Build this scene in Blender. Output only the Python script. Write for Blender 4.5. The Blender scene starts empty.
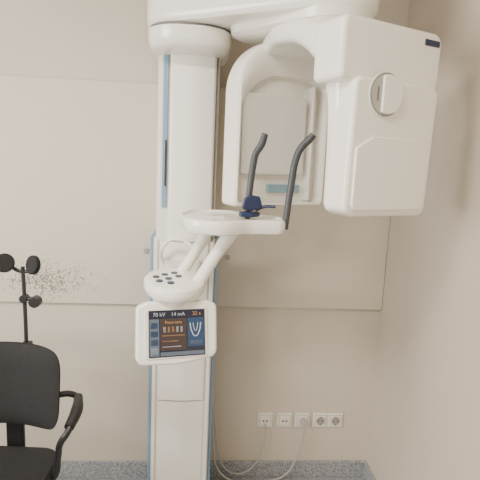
import bpy, bmesh, math
from mathutils import Vector, Matrix

# ------------------------------------------------------------------ materials
def mat(name, col, rough=0.5, metal=0.0, emis=None, estr=0.0, coat=0.0, var=0.0, scale=8.0, alpha=1.0):
    m = bpy.data.materials.new(name); m.use_nodes = True
    nt = m.node_tree; b = nt.nodes['Principled BSDF']
    b.inputs['Base Color'].default_value = (*col, 1)
    b.inputs['Roughness'].default_value = rough
    b.inputs['Metallic'].default_value = metal
    b.inputs['Coat Weight'].default_value = coat
    b.inputs['Coat Roughness'].default_value = .12
    if emis:
        b.inputs['Emission Color'].default_value = (*emis, 1)
        b.inputs['Emission Strength'].default_value = estr
    if var > 0:
        tc = nt.nodes.new('ShaderNodeTexCoord')
        n = nt.nodes.new('ShaderNodeTexNoise'); n.inputs['Scale'].default_value = scale
        n.inputs['Detail'].default_value = 4
        r = nt.nodes.new('ShaderNodeValToRGB')
        r.color_ramp.elements[0].position = .3; r.color_ramp.elements[1].position = .7
        r.color_ramp.elements[0].color = (*[c*(1-var) for c in col], 1)
        r.color_ramp.elements[1].color = (*[min(1, c*(1+var)) for c in col], 1)
        nt.links.new(tc.outputs['Object'], n.inputs['Vector'])
        nt.links.new(n.outputs['Fac'], r.inputs['Fac'])
        nt.links.new(r.outputs['Color'], b.inputs['Base Color'])
    return m

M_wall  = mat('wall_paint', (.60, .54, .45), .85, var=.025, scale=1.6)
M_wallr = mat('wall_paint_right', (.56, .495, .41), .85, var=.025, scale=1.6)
M_panel = mat('panel_laminate', (.62, .56, .47), .55, var=.025, scale=1.4)
M_ceil  = mat('ceiling_paint', (.8, .78, .74), .9, var=.01)
M_white = mat('white_plastic', (.87, .845, .78), .25, coat=.4, var=.006, scale=3)
M_white2= mat('cream_plastic', (.76, .735, .68), .35, var=.006, scale=3)
M_seam  = mat('seam_grey', (.16, .155, .15), .6, var=.02)
M_dark  = mat('slot_dark', (.02, .022, .03), .5, var=.02)
M_blue  = mat('blue_trim', (.20, .32, .46), .4, var=.02)
M_lblue = mat('light_blue_strip', (.24, .39, .48), .4, var=.02)
M_navy  = mat('navy_plastic', (.010, .020, .07), .35, var=.02)
M_grip  = mat('grip_grey', (.055, .06, .068), .45, var=.05)
M_black = mat('black_fabric', (.008, .008, .009), .8, var=.2, scale=60)
M_bplast= mat('black_plastic', (.012, .012, .013), .4, var=.05)
M_steel = mat('dark_steel', (.05, .05, .055), .35, .6, var=.02)
M_sock  = mat('socket_plastic', (.80, .76, .68), .35, var=.005)
M_sockd = mat('socket_recess', (.36, .33, .30), .5, var=.01)
M_cable = mat('cable_grey', (.46, .45, .42), .5, var=.02)
M_frame = mat('window_frame', (.8, .8, .78), .4, var=.01)
M_glass = mat('port_glass', (.42, .41, .38), .12, var=.02)
M_inner = mat('rear_window_plastic', (.74, .735, .70), .12, coat=.8, var=.006, scale=3)
M_scr   = mat('lcd_glass', (.01, .012, .02), .12, emis=(.03, .04, .07), estr=.5, var=.01)
M_glow = {}
def glow(n, c, s):
    if n not in M_glow: M_glow[n] = mat('lcd_'+n, tuple(x*.4 for x in c), .3, emis=c, estr=s)
    return M_glow[n]

def speckle(name):
    m = bpy.data.materials.new(name); m.use_nodes = True
    nt = m.node_tree; b = nt.nodes['Principled BSDF']; b.inputs['Roughness'].default_value = .45
    tc = nt.nodes.new('ShaderNodeTexCoord')
    n = nt.nodes.new('ShaderNodeTexNoise'); n.inputs['Scale'].default_value = 140; n.inputs['Detail'].default_value = 2
    r = nt.nodes.new('ShaderNodeValToRGB')
    e = r.color_ramp.elements
    e[0].position = .34; e[0].color = (.17, .18, .20, 1)
    e[1].position = .68; e[1].color = (.46, .46, .46, 1)
    x = e.new(.5); x.color = (.31, .32, .34, 1)
    nt.links.new(tc.outputs['Object'], n.inputs['Vector'])
    nt.links.new(n.outputs['Fac'], r.inputs['Fac'])
    nt.links.new(r.outputs['Color'], b.inputs['Base Color'])
    return m
M_floor = speckle('speckled_linoleum')

def dotted_panel():  # panel laminate with an oval patch of fine dark dots
    m = M_panel.copy(); m.name = 'panel_laminate_dotted'
    nt = m.node_tree; b = nt.nodes['Principled BSDF']
    src = b.inputs['Base Color'].links[0].from_socket
    tc = nt.nodes.new('ShaderNodeTexCoord')
    mp = nt.nodes.new('ShaderNodeMapping'); mp.vector_type = 'POINT'
    cx, cz, sx, sz = -.745, 1.045, .22, .095
    mp.inputs['Scale'].default_value = (1/sx, 0, 1/sz)
    mp.inputs['Location'].default_value = (-cx/sx, 0, -cz/sz)
    ln = nt.nodes.new('ShaderNodeVectorMath'); ln.operation = 'LENGTH'
    nt.links.new(tc.outputs['Object'], mp.inputs['Vector']); nt.links.new(mp.outputs['Vector'], ln.inputs[0])
    n = nt.nodes.new('ShaderNodeTexNoise'); n.inputs['Scale'].default_value = 120; n.inputs['Detail'].default_value = 3
    nt.links.new(tc.outputs['Object'], n.inputs['Vector'])
    s = nt.nodes.new('ShaderNodeMath'); s.operation = 'MULTIPLY_ADD'; s.inputs[1].default_value = -.17
    nt.links.new(ln.outputs['Value'], s.inputs[0]); nt.links.new(n.outputs['Fac'], s.inputs[2])
    r = nt.nodes.new('ShaderNodeValToRGB'); r.color_ramp.elements[0].position = .40; r.color_ramp.elements[1].position = .54
    nt.links.new(s.outputs['Value'], r.inputs['Fac'])
    mx = nt.nodes.new('ShaderNodeMix'); mx.data_type = 'RGBA'
    nt.links.new(r.outputs['Color'], mx.inputs[0]); nt.links.new(src, mx.inputs[6])
    mx.inputs[7].default_value = (.20, .18, .155, 1)
    nt.links.new(mx.outputs[2], b.inputs['Base Color'])
    return m
M_panel_dot = dotted_panel()

# ------------------------------------------------------------------ geometry helpers
def empty(name, loc=(0, 0, 0), rz=0, parent=None):
    o = bpy.data.objects.new(name, None); o.location = loc; o.rotation_euler = (0, 0, rz)
    o.empty_display_size = .1
    bpy.context.collection.objects.link(o)
    if parent: o.parent = parent
    return o

def finish(name, bm, m, parent=None, bevel=0, seg=3, loc=(0,0,0), rot=(0,0,0), smooth=True, sub=0, ang=30):
    bmesh.ops.recalc_face_normals(bm, faces=bm.faces)
    me = bpy.data.meshes.new(name); bm.to_mesh(me); bm.free()
    me.materials.append(m)
    if smooth:
        for p in me.polygons: p.use_smooth = True
        me.set_sharp_from_angle(angle=math.radians(35))
    o = bpy.data.objects.new(name, me); o.location = loc; o.rotation_euler = rot
    bpy.context.collection.objects.link(o)
    if parent: o.parent = parent
    if bevel:
        b = o.modifiers.new('bevel', 'BEVEL'); b.width = bevel; b.segments = seg
        b.limit_method = 'ANGLE'; b.angle_limit = math.radians(ang); b.harden_normals = True
    if sub:
        s = o.modifiers.new('sub', 'SUBSURF'); s.levels = sub; s.render_levels = sub
    return o

def box(name, lo, hi, m, parent=None, bevel=0, seg=3, **k):
    bm = bmesh.new()
    c = [(x, y, z) for x in (lo[0], hi[0]) for y in (lo[1], hi[1]) for z in (lo[2], hi[2])]
    v = [bm.verts.new(p) for p in c]
    for f in ((0,1,3,2),(4,6,7,5),(0,4,5,1),(2,3,7,6),(0,2,6,4),(1,5,7,3)):
        bm.faces.new([v[i] for i in f])
    return finish(name, bm, m, parent, bevel, seg, **k)

def rpoly(pts, n=8):
    out = []; L = len(pts)
    for i in range(L):
        p = Vector(pts[i][:2]); r = pts[i][2]
        a = Vector(pts[i-1][:2]); b = Vector(pts[(i+1) % L][:2])
        if r <= 0: out.append(tuple(p)); continue
        da = (a-p).normalized(); db = (b-p).normalized()
        ang = da.angle(db); t = r/math.tan(ang/2)
        t = min(t, .49*(a-p).length, .49*(b-p).length); r2 = t*math.tan(ang/2)
        s = p+da*t; e = p+db*t
        bis = (da+db).normalized(); c = p+bis*(r2/math.sin(ang/2))
        a0 = math.atan2(s.y-c.y, s.x-c.x); a1 = math.atan2(e.y-c.y, e.x-c.x)
        d = (a1-a0+math.pi) % (2*math.pi)-math.pi
        for j in range(n+1):
            q = a0+d*j/n; out.append((c.x+r2*math.cos(q), c.y+r2*math.sin(q)))
    return out

def extr(name, pts, d0, d1, axis, m, parent=None, bevel=0, seg=3, s1=1.0, **k):
    f = {'z': lambda p, d: (p[0], p[1], d), 'y': lambda p, d: (p[0], d, p[1]), 'x': lambda p, d: (d, p[0], p[1])}[axis]
    cx = sum(p[0] for p in pts)/len(pts); cy = sum(p[1] for p in pts)/len(pts)
    bm = bmesh.new()
    A = [bm.verts.new(f(p, d0)) for p in pts]
    B = [bm.verts.new(f((cx+(p[0]-cx)*s1, cy+(p[1]-cy)*s1), d1)) for p in pts]
    n = len(pts)
    bm.faces.new(A); bm.faces.new(B[::-1])
    for i in range(n): bm.faces.new([A[i], A[(i+1) % n], B[(i+1) % n], B[i]])
    return finish(name, bm, m, parent, bevel, seg, **k)

def loft(name, rings, m, parent=None, cap=True, **k):
    bm = bmesh.new(); R = [[bm.verts.new(p) for p in r] for r in rings]; n = len(rings[0])
    for a, b in zip(R, R[1:]):
        for i in range(n): bm.faces.new([a[i], a[(i+1) % n], b[(i+1) % n], b[i]])
    if cap: bm.faces.new(R[0]); bm.faces.new(R[-1][::-1])
    return finish(name, bm, m, parent, **k)

def cyl(name, c, r, h, m, parent=None, axis='z', r2=None, n=40, bevel=0, rot=None, seg=3):
    bm = bmesh.new()
    bmesh.ops.create_cone(bm, cap_ends=True, segments=n, radius1=r, radius2=r if r2 is None else r2, depth=h)
    R = {'z': (0,0,0), 'x': (0, math.pi/2, 0), 'y': (math.pi/2, 0, 0)}[axis] if rot is None else rot
    return finish(name, bm, m, parent, bevel, seg, loc=c, rot=R)

def tube(name, pts, r, m, parent=None, radii=None, flat=1.0, smooth=True, res=12):
    cu = bpy.data.curves.new(name, 'CURVE'); cu.dimensions = '3D'
    cu.bevel_depth = r; cu.bevel_resolution = 6; cu.resolution_u = res; cu.use_fill_caps = True
    sp = cu.splines.new('BEZIER' if smooth else 'POLY')
    P = sp.bezier_points if smooth else sp.points
    P.add(len(pts)-1)
    for i, p in enumerate(pts):
        if smooth:
            P[i].co = p; P[i].handle_left_type = P[i].handle_right_type = 'AUTO'
        else: P[i].co = (*p, 1)
        P[i].radius = radii[i] if radii else 1
    cu.materials.append(m)
    o = bpy.data.objects.new(name, cu); bpy.context.collection.objects.link(o)
    dg = bpy.context.evaluated_depsgraph_get(); dg.update()
    me = bpy.data.meshes.new_from_object(o.evaluated_get(dg))
    bpy.data.objects.remove(o)
    for p in me.polygons: p.use_smooth = True
    o = bpy.data.objects.new(name, me); bpy.context.collection.objects.link(o)
    if parent: o.parent = parent
    return o

def text(name, s, loc, size, m, parent):
    cu = bpy.data.curves.new(name, 'FONT'); cu.body = s; cu.size = size; cu.extrude = .0002
    cu.align_x = 'CENTER'; cu.align_y = 'CENTER'; cu.materials.append(m)
    o = bpy.data.objects.new(name, cu); o.location = loc; o.rotation_euler = (math.pi/2, 0, 0)
    bpy.context.collection.objects.link(o); o.parent = parent
    return o

# ------------------------------------------------------------------ room
XR, XL, YF, H = .905, -2.3, -3.7, 2.75
box('floor', (XL-.1, YF-.1, -.1), (XR+.1, .1, 0), M_floor)
box('ceiling', (XL-.1, YF-.1, H), (XR+.1, .1, H+.1), M_ceil)
box('wall_back', (XL-.1, 0, 0), (XR+.1, .1, H), M_wall)
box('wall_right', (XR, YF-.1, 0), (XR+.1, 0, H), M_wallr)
box('wall_front', (XL-.1, YF-.1, 0), (XR, YF, H), M_wall)
wl = empty('wall_left')
wy0, wy1, wz0, wz1 = -3.0, -1.1, .95, 2.35
box('below', (XL-.1, YF, 0), (XL, 0, wz0), M_wall, wl)
box('above', (XL-.1, YF, wz1), (XL, 0, H), M_wall, wl)
box('side_a', (XL-.1, YF, wz0), (XL, wy0, wz1), M_wall, wl)
box('side_b', (XL-.1, wy1, wz0), (XL, 0, wz1), M_wall, wl)
w = empty('window_1')
for n, lo, hi in (('sill', (XL-.08, wy0, wz0), (XL+.04, wy1, wz0+.04)), ('head', (XL-.08, wy0, wz1-.05), (XL-.02, wy1, wz1)),
                  ('jamb_a', (XL-.08, wy0, wz0+.04), (XL-.02, wy0+.05, wz1-.05)), ('jamb_b', (XL-.08, wy1-.05, wz0+.04), (XL-.02, wy1, wz1-.05)),
                  ('mullion', (XL-.08, (wy0+wy1)/2-.03, wz0+.04), (XL-.02, (wy0+wy1)/2+.03, wz1-.05))):
    box(n, lo, hi, M_frame, w, .004)
box('baseboard_back', (XL, -.012, 0), (XR, 0, .09), M_floor, None, .004)
box('baseboard_right', (XR-.012, YF, 0), (XR, -.012, .09), M_floor, None, .004)
box('baseboard_left', (XL, YF, 0), (XL+.012, -.012, .09), M_floor, None, .004)
pan = empty('wall_panel')
box('board', (-1.9, -.022, .937), (XR-.002, -.0005, 1.975), M_panel_dot, pan, .002)
for i, (x, z) in enumerate(((-.275, 1.205), (.115, 1.185))):
    cyl('cap_%d' % i, (x, -.025, z), .013, .008, M_sockd, pan, 'y', n=24, bevel=.002)

# ------------------------------------------------------------------ sockets
def socket(x, z, kind):
    e = empty('wall_socket', (x, 0, z))
    box('frame', (-.040, -.009, -.040), (.040, -.0005, .040), M_sock, e, .004)
    box('shadow_gap', (-.0295, -.0096, -.0295), (.0295, -.0088, .0295), M_sockd, e)
    box('insert', (-.028, -.014, -.028), (.028, -.009, .028), M_sock, e, .003)
    if kind == 'schuko':
        cyl('recess', (0, -.0145, 0), .0225, .002, M_sockd, e, 'y')
        cyl('hole_a', (-.0095, -.0158, 0), .0036, .001, M_dark, e, 'y', n=16)
        cyl('hole_b', (.0095, -.0158, 0), .0036, .001, M_dark, e, 'y', n=16)
        box('clip_a', (-.003, -.0162, .016), (.003, -.0145, .022), M_steel, e)
        box('clip_b', (-.003, -.0162, -.022), (.003, -.0145, -.016), M_steel, e)
    elif kind == 'data':
        box('port_a', (-.014, -.0148, -.008), (-.004, -.0138, .002), M_seam, e)
        box('port_b', (.004, -.0148, -.008), (.014, -.0138, .002), M_seam, e)
    elif kind == 'plug':
        cyl('plug', (0, -.027, 0), .017, .026, M_cable, e, 'y', bevel=.004)
    return e
socket(.345, .325, 'data'); socket(.447, .325, 'data'); socket(.541, .325, 'plug')
socket(.636, .325, 'schuko'); socket(.717, .325, 'schuko')

cb = empty('power_cable')
tube('lead_1', [(.066, -.03, .42), (.085, -.06, .33), (.11, -.05, .16), (.17, -.04, .05), (.26, -.04, .055), (.33, -.04, .18), (.345, -.03, .27), (.345, -.018, .31)], .0035, M_cable, cb)
tube('lead_2', [(.067, -.05, .36), (.078, -.07, .22), (.12, -.06, .06), (.22, -.07, .012), (.36, -.06, .012), (.46, -.05, .04), (.52, -.05, .16), (.541, -.05, .27), (.541, -.04, .318)], .0045, M_cable, cb)

# ------------------------------------------------------------------ X-ray machine
X = empty('panoramic_xray_machine')
x0, x1, yf = -.217, .047, -.26
extr('column_base', rpoly([(x0, -.024, .0), (x1, -.024, .0), (x1, yf, .012), (x0, yf, .012)]), 0, 1.31, 'z', M_white2, X, .003)
for n, a, b in (('blue_edge_a', x0-.014, x0), ('blue_edge_b', x1, x1+.014)):
    box(n, (a, yf+.01, .0), (b, -.024, 1.312), M_blue, X, .004)
for n, a, b in (('edge_lip_a', x0+.004, x0+.02), ('edge_lip_b', x1-.02, x1-.004)):
    box(n, (a, yf-.010, .0), (b, yf+.002, 1.30), M_white, X, .004)
extr('front_cover_lower', rpoly([(x0+.026, yf+.002, 0), (x1-.026, yf+.002, 0), (x1-.03, yf-.004, .003), (-.085, yf-.010, .2), (x0+.03, yf-.004, .003)]), 0.0, .565, 'z', M_white, X, .001)
extr('front_cover_mid', rpoly([(x0+.026, yf+.002, 0), (x1-.026, yf+.002, 0), (x1-.03, yf-.010, .006), (-.085, yf-.022, .2), (x0+.03, yf-.010, .006)]), .572, 1.295, 'z', M_white, X, .004)
extr('column_upper', rpoly([(-.210, -.03, .0), (.042, -.03, .0), (.042, yf+.012, .012), (-.210, yf+.012, .02)]), 1.28, 2.08, 'z', M_white2, X, .003)
box('upper_blue_strip', (-.186, yf+.002, 1.44), (-.166, yf+.014, 2.08), M_blue, X, .002)
box('scale_slot', (-.175, yf-.002, 1.53), (-.167, yf+.006, 1.72), M_dark, X, .001)
extr('upper_front', rpoly([(-.160, yf+.014, 0), (.030, yf+.014, 0), (.028, yf-.012, .018), (-.06, yf-.030, .3), (-.158, yf-.012, .018)]), 1.30, 2.08, 'z', M_white, X, .003)
box('upper_side_seam', (.0305, yf+.0, 1.3), (.0355, yf+.014, 2.08), M_seam, X)
def ringz(pl, z, s, c):
    return [(c[0]+(p[0]-c[0])*s, c[1]+(p[1]-c[1])*s, z) for p in pl]
headp = rpoly([(-.245, -.03, .04), (.083, -.03, .04), (.083, -.43, .14), (-.245, -.43, .14)], 12)
hc = (-.08, -.20)
loft('head_bowl', [ringz(headp, 2.056, .80, hc), ringz(headp, 2.061, .88, hc), ringz(headp, 2.074, .95, hc), ringz(headp, 2.092, .985, hc), ringz(headp, 2.132, 1.0, hc)], M_white, X)
loft('head_seam', [ringz(headp, 2.131, .96, hc), ringz(headp, 2.145, .96, hc)], M_seam, X)
C = (.41, -.56)
def hull2(c1, r1, c2, r2, n=24):
    c1 = Vector(c1); c2 = Vector(c2); d = (c2-c1); L = d.length; a = math.atan2(d.y, d.x)
    o = math.acos((r1-r2)/L)
    pts = []
    for j in range(n+1):
        q = a+o+(2*math.pi-2*o)*j/n; pts.append((c1.x+r1*math.cos(q), c1.y+r1*math.sin(q)))
    for j in range(n+1):
        q = a-o+2*o*j/n; pts.append((c2.x+r2*math.cos(q), c2.y+r2*math.sin(q)))
    return pts
def hz(z, k): return [(p[0], p[1], z) for p in hull2((-.080, -.25), .174-k, C, .16-k)]
loft('carriage_beam', [hz(2.143, .03), hz(2.147, .012), hz(2.158, .003), hz(2.175, 0), hz(2.30, 0), hz(2.33, .012), hz(2.345, .04)], M_white, X)
def hl(z, k): return [(p[0], p[1], z) for p in hull2((.19, -.37), .12-k, C, .15-k)]
loft('carriage_underbody', [hl(2.106, .05), hl(2.110, .025), hl(2.120, .008), hl(2.15, 0)], M_white, X)

TH = math.radians(25)
G = empty('gantry', (C[0], C[1], 0), TH, X)
cyl('axis_collar', (0, 0, 2.108), .125, .03, M_white, G, r2=.14, n=64, bevel=.006)
def catmull(P, k=10):
    out = []
    for i in range(len(P)-1):
        p0 = P[max(i-1, 0)]; p1 = P[i]; p2 = P[i+1]; p3 = P[min(i+2, len(P)-1)]
        for j in range(k):
            t = j/k
            out.append([.5*((2*b)+(-a+c)*t+(2*a-5*b+4*c-d)*t*t+(-a+3*b-3*c+d)*t**3) for a, b, c, d in zip(p0, p1, p2, p3)])
    out.append(list(P[-1])); return out
path = catmull([(-.245, 1.53, .028, -.16, .14), (-.25, 1.70, .032, -.165, .14), (-.255, 1.84, .042, -.175, .14), (-.235, 1.94, .055, -.185, .13),
                (-.165, 2.02, .055, -.19, .12), (-.06, 2.068, .040, -.19, .12), (.06, 2.080, .032, -.19, .11), (.14, 2.075, .030, -.17, .10), (.20, 2.05, .028, -.15, .10), (.235, 1.97, .026, -.13, .08), (.24, 1.80, .022, -.12, .06)], 8)
rings = []
for i, (v, z, h, u0, u1) in enumerate(path):
    a = path[max(i-1, 0)]; b = path[min(i+1, len(path)-1)]
    t = Vector((b[0]-a[0], b[1]-a[1])).normalized(); nn = Vector((-t.y, t.x))
    r = h*.8
    sec = rpoly([(u0, -h, r), (u1, -h, r), (u1, h, r), (u0, h, r)], 6)
    rings.append([(s[0], v+nn.x*s[1], z+nn.y*s[1]) for s in sec])
loft('arch_arm', rings, M_white, G)
ff = -.33
up = rpoly([(-.213, 1.885, .02), (-.213, 2.06, .03), (.186, 2.06, .035), (.186, 1.93, .05), (.176, 1.87, .02)], 8)
extr('front_upper_housing', up, ff, ff+.13, 'y', M_white, G, .016, 5)
lo_ = rpoly([(-.176, 1.515, .03), (-.168, 1.90, .03), (.174, 1.90, .03), (.164, 1.50, .03), (-.14, 1.50, .03)], 8)
extr('front_lower_housing', lo_, ff-.016, ff+.085, 'y', M_white, G, .014, 5)
pnl = rpoly([(-.154, 1.520, .02), (-.152, 1.70, .01), (-.09, 1.735, .02), (.09, 1.735, .02), (.150, 1.70, .01), (.144, 1.520, .02)], 6)
extr('front_cover_plate', pnl, ff-.024, ff-.014, 'y', M_white, G, .004, 3)
pu = -.055; fp = ff-.004
cyl('port_ring', (pu, fp-.013, 1.855), .064, .006, M_white2, G, 'y', n=64, bevel=.002)
cyl('port_glass', (pu, fp-.0165, 1.855), .058, .002, M_glass, G, 'y', n=64)
cyl('port_rim', (pu, fp-.0165, 1.855), .0605, .0016, M_seam, G, 'y', n=64)
dd = rpoly([(pu-.020+.0, 1.855-.05, .0)] + [(pu+.055*math.cos(a)+.002, 1.855+.055*math.sin(a), 0) for a in [math.radians(-105+210*k/30) for k in range(31)]] + [(pu-.020, 1.855+.05, 0)], 2)
extr('port_shutter', dd, fp-.027, fp-.017, 'y', M_white, G, .003, 3)
box('port_mark', (pu-.036, fp-.0185, 1.835), (pu-.030, fp-.017, 1.875), M_seam, G)
box('name_plate', (.105, ff-.003, 2.018), (.168, ff+.002, 2.036), M_navy, G, .001)
# --- rear unit
A0, A1, ZB, ZT = -.262, .165, 1.478, 2.10
hood = rpoly([(A0, ZB, .02), (A0, ZT, .20), (A1, ZT, .10), (A1, ZB, .02)], 20)
extr('rear_hood', hood, .215, .275, 'y', M_white, G, .02, 5)
def rimpoly(d, dt=0):
    return rpoly([(A0+d, ZB+d*.6, .02), (A0+d, ZT-d-dt, .20-d), (A1-d, ZT-d-dt, max(.01, .10-d)), (A1-d, ZB+d*.6, .02)], 20)
o = rimpoly(.0); n = len(o)
bm = bmesh.new()
rr = [[bm.verts.new((p[0], y, p[1])) for p in P] for P, y in ((o, .235), (rimpoly(.001), .185), (rimpoly(.006, .0), .170), (rimpoly(.014, .01), .165), (rimpoly(.022, .06), .170), (rimpoly(.027, .10), .188), (rimpoly(.028, .11), .22))]
for a in range(len(rr)):
    A = rr[a]; B = rr[(a+1) % len(rr)]
    for q in range(n): bm.faces.new([A[q], A[(q+1) % n], B[(q+1) % n], B[q]])
finish('rear_rim', bm, M_white, G)
box('rear_inner_strip', (-.09, .200, 1.530), (.06, .217, 1.562), M_lblue, G, .002)
extr('rear_inner_plate', rpoly([(-.225, 1.60, .012), (-.225, 1.90, .012), (.065, 1.90, .012), (.065, 1.60, .012)]), .190, .217, 'y', M_inner, G, .006, 4)
box('rear_guide_rail', (.088, .18, 1.50), (.098, .217, 1.95), M_white2, G, .003)

# --- bite table
tab = rpoly([(-.055, -.38, .05), (-.098, -.56, .10), (-.06, -.72, .09), (.06, -.765, .10), (.15, -.70, .08), (.278, -.685, .03), (.285, -.56, .04), (.16, -.46, .08), (.10, -.38, .05)], 8)
tc = (.08, -.58)
loft('table', [ringz(tab, 1.402, .90, tc), ringz(tab, 1.406, .96, tc), ringz(tab, 1.42, 1.0, tc), ringz(tab, 1.44, 1.0, tc), ringz(tab, 1.449, .985, tc), ringz(tab, 1.452, .95, tc), ringz(tab, 1.444, .91, tc)], M_white, X)
box('table_slot', (.0, -.60, 1.444), (.07, -.56, 1.450), M_white2, X, .002)
tube('strut_a', [(.02, -.56, 1.41), (-.035, -.585, 1.31), (-.10, -.60, 1.21)], .019, M_white, X, radii=[1.3, 1, 1.1])
tube('strut_b', [(.10, -.64, 1.41), (.045, -.665, 1.33), (-.025, -.69, 1.215)], .021, M_white, X, radii=[1.3, 1, 1.15])
tube('cable_loop', [(-.17, -.275, 1.20), (-.175, -.33, 1.27), (-.12, -.36, 1.325), (-.05, -.38, 1.30), (-.03, -.40, 1.25)], .008, M_white, X)
extr('carriage_bracket', rpoly([(-.17, -.25, .01), (-.01, -.25, .01), (-.03, -.60, .05), (-.14, -.60, .05)]), 1.14, 1.22, 'z', M_white, X, .02, 4)
P = empty('control_pod', (-.098, -.68, 0), math.radians(12), X)
pp = [(.105*math.cos(t), .12*math.sin(t)) for t in [2*math.pi*k/48 for k in range(48)]]
def pr(z, s): return [(p[0]*s, p[1]*s, z+ .10*p[1]) for p in pp]
loft('pod_body', [pr(1.192, .80), pr(1.196, .91), pr(1.207, .98), pr(1.222, 1.0), pr(1.235, .98), pr(1.241, .92), pr(1.243, .8)], M_white, P)
loft('pod_neck', [pr(1.10, .55), pr(1.195, .70)], M_white2, P)
for k, (bx, by) in enumerate(((-.062, .01), (-.03, .03), (.005, .045), (-.055, -.03), (-.022, -.01), (.015, .01), (-.02, -.05))):
    cyl('button_%d' % k, (bx, by, 1.2435+.10*by), .012, .004, M_navy, P, n=20, rot=(.10, 0, 0), bevel=.001)
S = empty('touch_screen', (0, -.08, 1.075), 0, P); S.rotation_euler = (math.radians(-14), 0, 0)
fr = rpoly([(-.138, -.10, .03), (-.134, .09, .02), (-.10, .105, .03), (.10, .105, .03), (.134, .09, .02), (.132, -.085, .03), (.0, -.105, .3), ], 8)
extr('screen_housing', fr, -.02, .035, 'y', M_white, S, .010, 4)
bez = rpoly([(-.108, -.082, .012), (-.108, .082, .012), (.100, .082, .012), (.100, -.082, .012)])
extr('screen_bezel', bez, -.0235, -.019, 'y', M_white2, S, .003, 2)
box('display', (-.096, -.0255, -.076), (.090, -.022, .076), M_scr, S, .001)
Y = -.0262
def q(n, a, b, c, d, m): box(n, (a, Y-.0003, c), (b, Y+.001, d), m, S, smooth=False)
orr = glow('orange', (.60, .32, .14), .6); br = glow('brown', (.075, .05, .045), .45)
wt = glow('white', (.6, .62, .62), .6); bl = glow('blue', (.035, .08, .17), .45); gb = glow('greyblue', (.16, .20, .25), .4)
dk = glow('dark', (.02, .025, .045), .4)
q('ui_top', -.093, .087, .052, .072, dk)
q('ui_left', -.093, -.062, -.072, .048, gb)
q('ui_main', -.058, .028, -.055, .048, br)
q('ui_right', .032, .087, -.045, .048, bl)
q('ui_bar', -.058, .087, -.072, -.060, gb)
for k in range(4): q('ui_btn_%d' % k, -.089, -.066, -.064+k*.027, -.045+k*.027, wt if k == 0 else bl)
for k in range(5): q('ui_patient_%d' % k, -.048+.014*k, -.041+.014*k, .004, .022, (orr if k in (1, 2) else wt))
q('ui_line_a', -.052, .022, -.008, -.0055, orr); q('ui_line_b', -.052, .0, -.026, -.0235, orr); q('ui_line_c', -.052, .01, -.044, -.0415, wt)
tube('ui_jaw', [(.040, Y-.0005, .032), (.045, Y-.0005, .005), (.058, Y-.0005, -.012), (.071, Y-.0005, .005), (.076, Y-.0005, .032)], .0018, wt, S)
tube('ui_jaw_inner', [(.050, Y-.0005, .032), (.053, Y-.0005, .014), (.058, Y-.0005, .006), (.063, Y-.0005, .014), (.066, Y-.0005, .032)], .0012, wt, S)
q('ui_right_btn', .040, .080, -.038, -.026, gb)
text('ui_kv', '70 kV', (-.062, Y-.001, .062), .017, wt, S)
text('ui_ma', '14 mA', (.0, Y-.001, .062), .017, wt, S)
text('ui_s', '22 s', (.062, Y-.001, .062), .017, orr, S)
text('ui_title', 'Panorama', (-.015, Y-.001, .036), .014, orr, S)

# hand grips
tube('hand_grip_a', [(.152, -.57, 1.44), (.156, -.57, 1.53), (.166, -.57, 1.64), (.172, -.575, 1.675), (.190, -.59, 1.71), (.199, -.60, 1.745)], .0125, M_grip, X, radii=[.8, .95, 1, 1, 1.05, .9])
tube('hand_grip_b', [(.280, -.65, 1.42), (.284, -.65, 1.48), (.293, -.65, 1.58), (.303, -.65, 1.66), (.318, -.65, 1.70), (.345, -.65, 1.73), (.358, -.655, 1.748)], .0125, M_grip, X, radii=[.9, .95, 1, 1, 1, 1.05, .9])
# chin rest
extr('chin_rest', rpoly([(.120, -.615, .012), (.120, -.565, .015), (.180, -.545, .02), (.200, -.58, .012), (.17, -.615, .012)]), 1.452, 1.470, 'z', M_navy, X, .006)
extr('chin_cup', rpoly([(-.040, 0, .01), (-.030, .040, .012), (.0, .050, .015), (.026, .046, .01), (.038, .010, .01), (.0, -.006, .02)]), 0, .022, 'y', M_navy, empty('chin_support', (.168, -.605, 1.480), .2, X), .005)
tube('side_guard', [(.18, -.585, 1.475), (.212, -.59, 1.490), (.250, -.60, 1.492)], .0055, M_navy, X)

# ------------------------------------------------------------------ chair
K = empty('office_chair', (-.745, -.72, 0), math.radians(-4))
st = rpoly([(-.22, -.23, .08), (.22, -.23, .08), (.21, .22, .08), (-.21, .22, .08)], 8)
loft('seat', [ringz(st, .43, .92, (0, 0)), ringz(st, .445, 1, (0, 0)), ringz(st, .485, 1.0, (0, 0)), ringz(st, .50, .95, (0, 0)), ringz(st, .506, .8, (0, 0))], M_black, K)
bm = bmesh.new(); nx, nz = 16, 10
def bp(i, j, s):
    u = -1+2*i/nx; v = -1+2*j/nz
    k = (1-abs(v)**6*.10); xx = .215*u*k; zz = .765+.160*v*(1-abs(u)**6*.10)
    yy = .245-.06*u*u*1.0+.02*v
    edge = max(abs(u), abs(v))**6
    return (xx, yy+s*.024*(1-edge*.75)-.03, zz)
V = {}
for s in (-1, 1):
    for i in range(nx+1):
        for j in range(nz+1): V[s, i, j] = bm.verts.new(bp(i, j, s))
for s in (-1, 1):
    for i in range(nx):
        for j in range(nz): bm.faces.new([V[s,i,j], V[s,i+1,j], V[s,i+1,j+1], V[s,i,j+1]])
for i in range(nx):
    for j in (0, nz): bm.faces.new([V[-1,i,j], V[-1,i+1,j], V[1,i+1,j], V[1,i,j]])
for j in range(nz):
    for i in (0, nx): bm.faces.new([V[-1,i,j], V[-1,i,j+1], V[1,i,j+1], V[1,i,j]])
finish('backrest', bm, M_black, K, sub=1)
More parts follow.
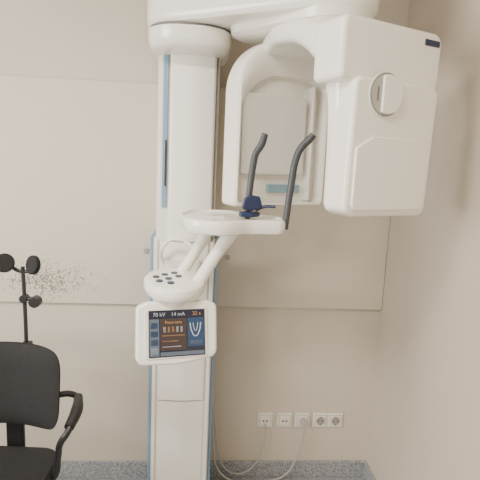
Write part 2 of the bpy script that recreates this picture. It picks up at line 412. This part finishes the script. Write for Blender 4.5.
box('back_bar', (-.035, .235, .40), (.035, .255, .80), M_bplast, K, .006)
box('seat_plate', (-.12, -.12, .395), (.12, .25, .432), M_bplast, K, .008)
for s in (-1, 1):
    tube('arm_%d' % (s+2), [(s*.17, .20, .725), (s*.235, .215, .728), (s*.272, .19, .72), (s*.285, .11, .70), (s*.278, .05, .668), (s*.255, .045, .63), (s*.235, .07, .56), (s*.215, .07, .47), (s*.10, .05, .415)], .012, M_bplast, K)
    tube('arm_pad_%d' % (s+2), [(s*.268, .20, .728), (s*.285, .13, .71), (s*.280, .06, .680)], .020, M_bplast, K, radii=[.8, 1.1, .9])
cyl('gas_lift', (0, 0, .25), .025, .32, M_steel, K)
cyl('hub', (0, 0, .10), .04, .07, M_bplast, K, bevel=.006)
for k in range(5):
    a = 2*math.pi*k/5+.3; cx, cyy = math.cos(a), math.sin(a)
    tube('leg_%d' % k, [(0, 0, .11), (cx*.15, cyy*.15, .095), (cx*.29, cyy*.29, .075)], .018, M_bplast, K, radii=[1.2, 1, .8])
    cyl('caster_%d' % k, (cx*.29, cyy*.29, .03), .03, .045, M_bplast, K, rot=(math.pi/2, 0, a), bevel=.006)
tube('headrest_post', [(.045, .262, .62), (.045, .262, .95), (.043, .262, 1.10), (.040, .262, 1.215)], .0075, M_steel, K)
box('headrest_clamp_low', (.03, .248, .86), (.065, .28, .915), M_bplast, K, .006)
cyl('headrest_joint', (.043, .262, 1.09), .016, .03, M_bplast, K, 'y', bevel=.003)
tube('headrest_lever', [(.043, .262, 1.09), (.075, .252, 1.093), (.09, .245, 1.095)], .008, M_bplast, K)
cyl('headrest_knob', (.093, .243, 1.085), .023, .035, M_bplast, K, 'y', n=8, bevel=.004)
tube('headrest_fork', [(-.003, .235, 1.235), (.018, .262, 1.200), (.042, .265, 1.195), (.066, .262, 1.200), (.095, .235, 1.232)], .007, M_steel, K)
cyl('head_pad_a', (-.011, .225, 1.235), .036, .022, M_black, K, rot=(math.radians(80), 0, math.radians(25)), bevel=.007)
cyl('head_pad_b', (.096, .225, 1.232), .036, .022, M_black, K, rot=(math.radians(80), 0, math.radians(-35)), bevel=.007)

# ------------------------------------------------------------------ lights
cl = empty('added_ceiling_light', (-.7, -1.9, 0))  # unseen fixture with glowing diffuser, added as a light source for the room
box('housing', (-.62, -.16, H-.05), (.62, .16, H-.001), M_frame, cl, .006)
box('diffuser', (-.58, -.13, H-.056), (.58, .13, H-.05), mat('diffuser', (.9, .9, .88), .5, emis=(1, .95, .86), estr=2.0), cl)
def area(name, loc, target, sx, sy, e, col):
    l = bpy.data.lights.new(name, 'AREA'); l.shape = 'RECTANGLE'; l.size = sx; l.size_y = sy; l.energy = e; l.color = col
    o = bpy.data.objects.new(name, l); o.location = loc
    o.rotation_euler = (Vector(target)-Vector(loc)).to_track_quat('-Z', 'Y').to_euler()
    bpy.context.collection.objects.link(o); return o
area('added_ceiling_lamp', (-.7, -1.9, H-.07), (-.7, -1.9, 0), 1.15, .26, 58, (1, .92, .81))  # area lamp below the added fixture, brightens the room from above
area('daylight', (XL-.15, -2.05, 1.7), (0, -1.6, 1.3), 1.4, 1.1, 98, (1, .965, .91))

wd = bpy.data.worlds.new('world'); bpy.context.scene.world = wd; wd.use_nodes = True
wd.node_tree.nodes['Background'].inputs[0].default_value = (.8, .88, 1, 1)
wd.node_tree.nodes['Background'].inputs[1].default_value = 1.0

# ------------------------------------------------------------------ camera
yaw, pitch, roll = map(math.radians, (4.3, 9.4, 2.55))
F = Vector((math.cos(pitch)*math.sin(yaw), math.cos(pitch)*math.cos(yaw), -math.sin(pitch)))
R0 = Vector((math.cos(yaw), -math.sin(yaw), 0)); U0 = R0.cross(F)
R = R0*math.cos(roll)+U0*math.sin(roll); U = -R0*math.sin(roll)+U0*math.cos(roll)
cam = bpy.data.cameras.new('camera'); cam.sensor_width = 36; cam.lens = 36; cam.clip_start = .02
co = bpy.data.objects.new('camera', cam)
Mx = Matrix((R, U, -F)).transposed().to_4x4(); Mx.translation = Vector((0, -2.3, 1.65))
co.matrix_world = Mx
bpy.context.collection.objects.link(co); bpy.context.scene.camera = co
